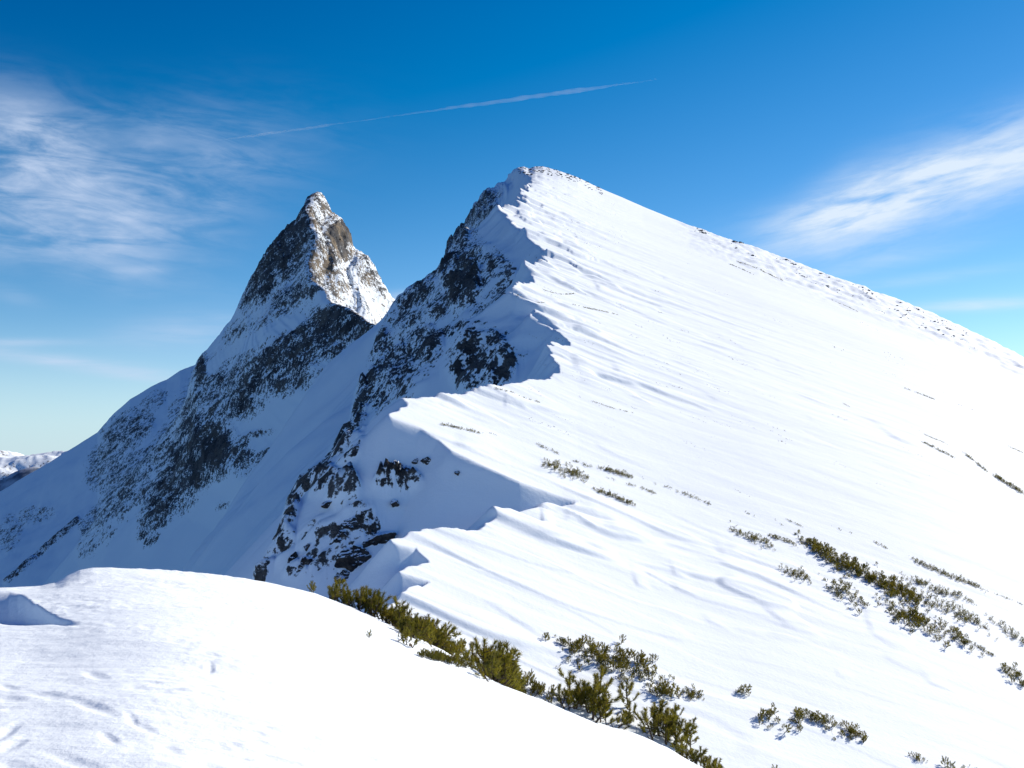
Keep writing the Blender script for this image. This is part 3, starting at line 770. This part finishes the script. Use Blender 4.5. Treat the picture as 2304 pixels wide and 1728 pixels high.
# on the rim of the hump; the first ones root just behind its edge
P([(707, 0)], 42, 'smallest dark pine tuft peeking over the snow rim, first of the hedge', 'near', yoff=.45, dens=.6)
P([(742, 0), (752, 0)], 56, 'short pine tuft beside the tiny first one at the head of the hedge', 'near', yoff=.45, dens=.7)
P([(778, 0), (830, 0), (880, 0), (930, 0)], 84, 'long dense olive pine hedge half hidden behind the snow rim', 'near', yoff=.45, depth=.45, dens=1.5, cover=2)
P([(940, 0), (985, 0), (1030, 0)], 90, 'dark feathery pine shoots standing where the hedge ends', 'near', yoff=.5, depth=.3, dens=.9, lean=.12)
P([(925, 1440), (980, 1452), (1055, 1470)], 58, 'broad bright olive pine clump spilling over the snow rim', 'near', depth=.7, dens=1.7, where='hump', cover=2)
P([(950, 1478), (1000, 1488), (1050, 1502)], 32, 'low creeping pine fringe lying under the bright olive clump', 'near', where='hump', dens=1.1)
P([(830, 1433)], 26, 'lone little two stemmed pine sprig in the open snow below the hedge', 'near', where='hump', dens=.55, depth=.12)
P([(895, 1433)], 10, 'tiny pine tip poking from snow beside the olive clump', 'near', where='hump', dens=.3, depth=.1)
P([(1098, 1502), (1135, 1515)], 82, 'compact round pine with bare forked stem after the olive clump', 'near', depth=.3, dens=.9, yoff=.6, cover=2)
P([(1100, 1525), (1160, 1540), (1215, 1556)], 78, 'spreading pine with open dark limbs after the compact round one', 'near', depth=.35, dens=.9, where='hump', cover=2)
P([(1195, 1556), (1245, 1568)], 34, 'low straggly pine between the spreading pine and the tall bushy one', 'near', where='hump', dens=.7)
P([(1275, 1590), (1325, 1605), (1370, 1618)], 112, 'tall bushy three topped pine on the rim of the hump', 'near', depth=.3, dens=1.25, where='hump', cover=2)
P([(1402, 1622), (1430, 1634)], 44, 'pale sparse pine sprig leaning at the foot of the tallest pine', 'near', where='hump', dens=.6, lean=-.1)
P([(1450, 1648), (1490, 1662), (1535, 1682)], 112, 'tallest full pine with dark stem and blue shadow on the rim', 'near', depth=.3, dens=1.2, where='hump', cover=2)
P([(1545, 1690), (1588, 1702)], 82, 'narrow pine shoots joined to the downhill side of the tallest pine', 'near', depth=.3, dens=.8, yoff=.7)
P([(1590, 1712), (1640, 1732)], 66, 'bushy low pine above the bottom frame edge, after the narrow shoots', 'near', yoff=.7, dens=.9)
P([(1630, 1765), (1700, 1790)], 92, 'pine cut by the bottom frame edge, lowest of the rim row', 'near', yoff=.8, dens=1.0, cover=2)
P([(1750, 1748)], 44, 'small forked pine top at the bottom frame edge, apart from the row', 'mid', dens=.5, depth=.12)
# lower slope
P([(1228, 1438), (1236, 1440)], 38, 'single small cone shaped pine standing uphill of the long bushy row', 'mid', dens=.45, depth=.12)
P([(1252, 1450), (1300, 1470), (1350, 1486), (1410, 1500)], 55, 'long bushy pine row above the two big rim pines', 'mid', depth=.45, dens=1.5, cover=2)
P([(1405, 1500), (1475, 1512)], 62, 'open grey green pine closing the long bushy row', 'mid', depth=.5, dens=.9)
P([(1390, 1530), (1418, 1532)], 21, 'small pine patch just below the closing end of the bushy row', 'mid', dens=.7)
P([(1256, 1502)], 14, 'tiny pine seedling in clear snow above the tall three topped pine', 'mid', dens=.4, depth=.1)
P([(1295, 1487)], 10, 'tiniest pine tip between seedling and bushy row', 'mid', dens=.3, depth=.1)
P([(1468, 1548), (1520, 1558)], 58, 'rounded golden green pine with comb like shadow', 'mid', depth=.4, dens=1.1, cover=2)
P([(1525, 1560), (1585, 1568)], 32, 'low pine tail trailing downhill from the rounded golden one', 'mid', dens=.8)
P([(1657, 1556), (1684, 1560)], 42, 'lone upright little pine casting a pointed shadow on bare snow', 'mid', dens=.5, depth=.12)
P([(1708, 1614), (1755, 1628)], 58, 'sparse see through pine at the head of the bottom row', 'mid', dens=.7)
P([(1785, 1620), (1803, 1624)], 56, 'upright dense pine second in the bottom row', 'mid', dens=.8)
P([(1822, 1620), (1870, 1636)], 42, 'low dark pine third in the bottom row', 'mid', dens=.9)
P([(1880, 1642), (1945, 1664)], 36, 'trailing low pine at the downhill end of the bottom row', 'mid', dens=.9)
P([(2042, 1702), (2080, 1712)], 30, 'two small pine tips on a thin snow lip near the lower corner', 'mid', dens=.5, depth=.15)
P([(2138, 1735)], 46, 'upright dark pine cut by the bottom edge in the lower corner', 'mid', dens=.6, depth=.15)
P([(2170, 1738), (2202, 1744)], 24, 'low pine tufts beside the upright corner pine', 'mid', dens=.7)
P([(1800, 1216), (1850, 1245), (1900, 1275), (1960, 1305), (2020, 1330), (2077, 1352)], 34, 'longest thick pine belt running down the slope', 'mid', depth=.75, dens=2.0, cover=3)
P([(2080, 1352), (2140, 1375), (2210, 1402)], 30, 'thinning lower end of the long thick pine belt', 'mid', depth=.7, dens=1.2)
P([(2035, 1300), (2110, 1330), (2190, 1356)], 20, 'grey pine strip on the uphill side of the thick belt', 'mid', depth=.5, dens=1.0)
P([(1752, 1285), (1790, 1296), (1825, 1306)], 28, 'short curved pine with a wide blue shadow patch', 'mid', depth=.4, dens=1.1, cover=2)
P([(1842, 1293)], 11, 'tiny pine tuft right after the curved one with the blue shadow', 'mid', dens=.3, depth=.1)
P([(1865, 1332), (1905, 1342), (1942, 1348)], 36, 'loose airy pine between the curved one and the dense mound', 'mid', depth=.7, dens=.9)
P([(1985, 1370), (2040, 1392), (2108, 1418)], 40, 'dense brown green pine mound below the thick belt', 'mid', depth=.8, dens=1.6, cover=3)
P([(2115, 1420), (2180, 1440)], 36, 'bright pine clump touching the downhill end of the dense mound', 'mid', depth=.7, dens=1.1)
P([(2183, 1446), (2240, 1480)], 15, 'thin pine tail descending below the bright clump', 'mid', dens=.9)
P([(2235, 1405), (2270, 1425), (2310, 1446)], 30, 'pine clump cut by the frame side, level with the dense mound', 'mid', depth=.6, dens=1.1)
P([(2252, 1512), (2310, 1538)], 38, 'scraggy twiggy pine at the frame side, lowest on that edge', 'mid', depth=.5, dens=.8)
P([(2052, 1260), (2130, 1295), (2205, 1322)], 14, 'thin pine line uphill of the thick belt', 'mid', depth=.5, dens=1.3)
P([(2212, 1326), (2304, 1362)], 8, 'faint pine line continuing downhill from the thin one to the frame side', 'mid', dens=.8)
P([(1872, 1185), (1917, 1201)], 11, 'short pine comb above the head of the thick belt', 'mid', dens=1.1)
P([(1963, 1218), (2000, 1237)], 10, 'second short pine comb, further downhill above the thick belt', 'mid', dens=1.0)
P([(1645, 1193), (1690, 1212), (1738, 1228)], 22, 'slanting olive pine patch uphill of the curved one', 'mid', depth=.6, dens=1.3, cover=2)
P([(1728, 1204), (1792, 1227)], 15, 'narrow pine strip beside the slanting olive patch', 'mid', dens=1.1)
P([(1675, 1152), (1706, 1166)], 9, 'faint short pine line above the slanting olive patch', 'mid', dens=.8)
P([(1742, 1168), (1765, 1186)], 7, 'pale pine fleck after the faint short line', 'mid', dens=.6)
P([(1767, 1168), (1807, 1186)], 8, 'second pale pine fleck, longer, after the first', 'mid', dens=.8)
P([(1207, 1000), (1258, 1021)], 11, 'short dark pine comb just above the large oval patch', 'mid', dens=1.1)
P([(1219, 1045), (1265, 1060), (1325, 1077)], 22, 'large oval pine patch nearest the corniced bay', 'mid', depth=.6, dens=1.4, cover=3)
P([(1288, 1037), (1345, 1056)], 11, 'slim pine strip starting over the oval patch', 'mid', dens=1.0)
P([(1347, 1052), (1385, 1064), (1424, 1075)], 15, 'bushier pine strip in the middle of the broken line', 'mid', dens=1.2)
P([(1365, 1075), (1384, 1079)], 9, 'small pale pine bit below the broken line', 'mid', dens=.7)
P([(1402, 1086), (1440, 1098), (1476, 1111)], 11, 'lower parallel pine strip under the broken line', 'mid', dens=1.1)
P([(1443, 1076), (1476, 1089)], 12, 'stubby pine tuft where the broken line resumes', 'mid', dens=1.0)
P([(1482, 1088), (1545, 1113), (1605, 1137)], 12, 'tapering pine strip at the downhill end of the broken line', 'mid', dens=1.2)
P([(1334, 1101), (1380, 1118), (1431, 1139)], 16, 'dark jagged pine strip beside the blue cornice shadow', 'mid', dens=1.2)
# higher up
P([(972, 951), (1025, 962), (1084, 976)], 11, 'pine strip on the snow shoulder behind the cornice tip', 'far', dens=1.2)
P([(1096, 972), (1118, 980)], 5, 'faint specks following the strip on the snow shoulder', 'far', dens=.7)
P([(1110, 874), (1135, 879), (1160, 886)], 7, 'pine fringe on the edge of the snow shoulder under the crags', 'far', dens=1.1)
P([(1168, 890), (1216, 906)], 7, 'paler pine bits below the fringe under the crags', 'far', dens=1.0)
P([(2072, 994), (2110, 1012), (2144, 1029)], 12, 'dark pine comb high on the slope beside a soft blue drift shadow', 'far', dens=1.3)
P([(2078, 977), (2133, 1001)], 6, 'thin pine line just over the dark comb beside the drift', 'far', dens=.9)
P([(2172, 1022), (2223, 1064)], 12, 'grey pine streak after the dark comb, nearer the frame side', 'far', depth=.6, dens=1.1)
P([(2236, 1072), (2304, 1113)], 18, 'grey pine band running out at the frame side below the streak', 'far', depth=.7, dens=1.3)
P([(2270, 1005), (2304, 1020)], 7, 'short pine line at the frame side above the grey band', 'far', dens=.8)
P([(1640, 594), (1696, 618)], 5, 'straight scrub line below the skyline stones', 'far', dens=1.0)
P([(1657, 588), (1710, 606), (1762, 632)], 6, 'broken scrub line beside the straight one near the skyline', 'far', dens=.9)
P([(1870, 674), (1932, 703)], 4, 'fine scrub line far downhill below the skyline stones', 'far', dens=.9)
P([(2034, 873), (2105, 900)], 6, 'isolated scrub line on open snow under the skyline drift', 'far', dens=1.1)
P([(1893, 906), (1912, 916)], 5, 'dark scrub fleck at the head of the upper dotted line', 'far', dens=.8)
P([(1221, 652), (1255, 662), (1294, 660)], 5, 'pair of dark scrub bars close to the upper cornice', 'far', dens=1.0)
P([(1160, 674), (1228, 682)], 4, 'wiry scrub line right behind the upper cornice tip', 'far', dens=.9)
P([(1287, 685), (1340, 697), (1392, 709)], 6, 'brown scrub line below the pair of bars', 'far', dens=1.0)
P([(1330, 902), (1384, 920), (1426, 930)], 5, 'dotted scrub line across the middle of the slope', 'far', dens=.8)

# ------------------------------------------------------------------ crags on the flank, each a rock of its own
def outcrop(px, py, rx, ry, label, seed, tilt=0.0, at=None):
    p = at or on_ridge(px, py)
    if not p: print('LOST', label); return
    x, y = p; u, v = UV(px, py)
    z = v * y
    s = y / F; rx *= 1.3; ry *= 1.3
    import bmesh
    bm = bmesh.new(); bmesh.ops.create_icosphere(bm, subdivisions=5, radius=1)
    o = Vector((seed * 3.7, seed * 1.3, 0))
    rg = np.random.RandomState(seed + 40)
    NN = rg.randn(17, 3); NN /= np.linalg.norm(NN, axis=1)[:, None]; HH = .62 + .5 * rg.rand(17)
    for w in bm.verts:
        d = w.co.normalized(); c = NN @ np.array(d)
        k = float(np.min(np.where(c > .12, HH / np.maximum(c, .12), 9)))     # cut by cleavage planes
        k = min(k, 1.5) * (1 + .05 * mnoise.noise(d * 7 + o)) + .16 * mnoise.noise(d * 2.1 + o)
        q = d * k
        st = .6 * (math.floor(q.z * 3.5 + .3 * q.x) / 3.5 - q.z - .3 * q.x / 3.5)          # ledges
        w.co = Vector((q.x * rx * s, q.y * rx * s * 1.1, (q.z + st * .4) * ry * s * 1.1))
    me = bpy.data.meshes.new('rock_outcrop'); bm.to_mesh(me); bm.free()
    ob = link('rock_outcrop', me, M_OUT)
    ob.location = (x + .2 * rx * s, y + .35 * rx * s, z - .1 * ry * s); ob.rotation_euler = (0, tilt, 0)
    tag(ob, label, 'rock', 'dark crags breaking through the shaded flank')
R_ = math.radians
outcrop(783, 1180, 21, 13, 'oval dark crag, highest of the three stacked on the flank', 1, R_(-8))
outcrop(765, 1212, 19, 24, 'ragged upright crag just under the oval one', 2)
outcrop(832, 1213, 27, 13, 'flat wide crag with snow ledges beside the ragged upright one', 3, R_(-14))
outcrop(795, 1262, 27, 19, 'broad black crag, largest of the low group on the flank', 4, R_(-16))
outcrop(655, 1272, 16, 20, 'crag at the far lower foot of the rocky rib', 5)
outcrop(683, 1276, 17, 12, 'small pointed crag next to the one at the foot of the rib', 6)
outcrop(758, 1303, 10, 9, 'little crag just above the pine hedge', 7)
outcrop(778, 1294, 11, 9, 'little crag by the hedge, slightly higher than its twin', 8)
outcrop(739, 1132, 12, 7, 'lone dark boulder above the stacked crags', 9)
outcrop(886, 1132, 9, 6, 'small boulder below the brushy rock patch', 10)
outcrop(931, 1040, 7, 6, 'brown pebble like rock in clean snow under the cornice', 11)
outcrop(957, 1038, 9, 7, 'snowy grey rock beside the brown one under the cornice', 12)
outcrop(1029, 1066, 4, 6, 'tiny dark rock alone in the blue bowl of the cornice', 13)
outcrop(815, 1157, 12, 8, 'rough dark rock between lone boulder and flat wide crag', 14)
outcrop(690, 1235, 8, 8, 'small rock halfway between rib foot and ragged crag', 15)

# ------------------------------------------------------------------ loose stones and dead grass, past counting
def scatter(name, label, cat, pts, mk, mat):
    B = Buf(); rng = np.random.RandomState(77)
    for (px, py, size) in pts:
        p = on_ridge(px, py)
        if not p: continue
        x, y = p; s = size * y / F
        z = (HY - py) / F * y
        v, f = mk(rng); B.add(v * s + np.array([x, y, z]), f)
    v, f, t = B.arrays()
    o = link(name, _named(v, f, None, False, name), mat); tag(o, label, cat, kind='stuff')
_ICO = None
def mk_stone(rng):
    v = np.array([(0, 0, 1), (.9, 0, .45), (.28, .85, .45), (-.72, .53, .45), (-.72, -.53, .45), (.28, -.85, .45), (.72, .53, -.45), (-.28, .85, -.45), (-.9, 0, -.45), (-.28, -.85, -.45), (.72, -.53, -.45), (0, 0, -1)])
    f = np.array([(0, 1, 2), (0, 2, 3), (0, 3, 4), (0, 4, 5), (0, 5, 1), (1, 6, 2), (2, 7, 3), (3, 8, 4), (4, 9, 5), (5, 10, 1), (2, 6, 7), (3, 7, 8), (4, 8, 9), (5, 9, 10), (1, 10, 6), (6, 11, 7), (7, 11, 8), (8, 11, 9), (9, 11, 10), (10, 11, 6)])
    return v * (1 + .5 * (rng.rand(12, 1) - .5)) * np.array([1.5 + rng.rand(), 1 + rng.rand() * .5, .55 + .4 * rng.rand()]) + [0, 0, .1], f
def mk_tuft(rng):
    n = 7; w = rng.rand(n) * 6.28; r = .7 * rng.rand(n)
    b = np.stack([r * np.cos(w) * 1.8, r * np.sin(w), -.2 + 0 * w], 1); t = b + np.stack([.7 * rng.randn(n), .4 * rng.randn(n), 1 + .6 * rng.rand(n)], 1)
    sd = np.stack([np.cos(w + 1.57), np.sin(w + 1.57), 0 * w], 1) * .22
    return np.stack([b - sd, b + sd, t], 1).reshape(-1, 3), np.arange(3 * n).reshape(-1, 3)
rng = np.random.RandomState(5)
st = []
sky_row = lambda X: float(np.interp(X, _SKY[:, 0], _SKY[:, 1]))
for k in range(1000):
    X = 1520 + 800 * rng.rand() ** .85
    wd = np.interp(X, [1520, 1700, 1900, 2304], [7, 22, 38, 46])
    d = wd * rng.rand() ** 1.5 + 1.5
    if pn(np.array([X / 42.0]), np.array([(d - .42 * X * 0) / 9.0]), 201)[0] + .5 * pn(np.array([X / 150.0]), np.array([.3]), 202)[0] < .04: continue
    st.append((X, sky_row(X) + d, .45 + 1.9 * rng.rand() ** 4))
for k in range(190):
    X = 1165 + 190 * rng.rand(); st.append((X, sky_row(X) + 2 + 16 * rng.rand() ** 1.4, .7 + rng.rand()))
scatter('stone_rubble', 'wind bared stones and scrub bits strewn along the slope skyline', 'stones', st, mk_stone, M_STONE)
st = []
for k in range(150):
    c = rng.rand()
    if c < .62: X, Y = 1180 + 560 * rng.rand() ** 1.3, 560 + 420 * rng.rand()
    elif c < .85: X, Y = 1500 + 800 * rng.rand(), 700 + 420 * rng.rand()
    else: X, Y = 1250 + 150 * rng.rand(), 420 + 130 * rng.rand()
    if Y < sky_row(X) + 25: continue
    n = rng.randint(3, 14); sz = .5 + .9 * rng.rand() ** 2
    for j in range(n):
        q = rng.rand() * n * 5.0; st.append((X + q, Y + q * .40 + 1.6 * rng.randn(), sz * (.5 + .7 * rng.rand())))
scatter('dry_grass', 'faint lines of dead grass and grit showing through the upper snow', 'grass', st, mk_tuft, M_GRASS)

# ------------------------------------------------------------------ the vapour trail
def contrail():
    m, t = material('vapour')
    s = t.n.new('ShaderNodeVolumePrincipled'); s.inputs['Color'].default_value = (1, 1, 1, 1); s.inputs['Density'].default_value = .0019; s.inputs['Anisotropy'].default_value = .3
    t.out(None, s.outputs[0])
    z0 = (HY - 318) / F * 12000
    def at(px, py): 
        u, v = UV(px, py); y = z0 / v; return np.array([u * y, y, z0])
    a, b = at(470, 319), at(1490, 177)
    n = 160; V = []; k = 10
    T = np.linspace(0, 1, n)
    R = np.interp(T, [0, .05, .15, .28, .36, .46, .54, .62, .75, .88, 1], [2, 8, 16, 13, 7, 8, 14, 19, 23, 17, 2])
    R = R * (1 + .28 * pn(T * 60, T * 0 + .5, 301) + .34 * pn(T * 17, T * 0 + 2.5, 302))
    d = (b - a) / np.linalg.norm(b - a); sx = np.cross(d, [0, 0, 1])
    for i, w in enumerate(T):
        c = a + (b - a) * w + sx * 6 * pn(np.array([w * 25]), np.array([.2]), 303)[0] + np.array([0, 0, 1]) * 5 * pn(np.array([w * 21]), np.array([4.2]), 304)[0]
        for j in range(k):
            g = 2 * math.pi * j / k; V.append(c + R[i] * (math.cos(g) * sx * 1.2 + math.sin(g) * np.array([0, 0, 1])))
    V = np.array(V)
    Fq = np.array([[(i + 1) * k + j, (i + 1) * k + (j + 1) % k, i * k + (j + 1) % k, i * k + j] for i in range(n - 1) for j in range(k)])
    me = _named(V, Fq, None, True, 'vapour_trail')
    o = link('vapour_trail', me, m); tag(o, 'long thin white vapour trail rising across the blue sky', 'contrail')
contrail()
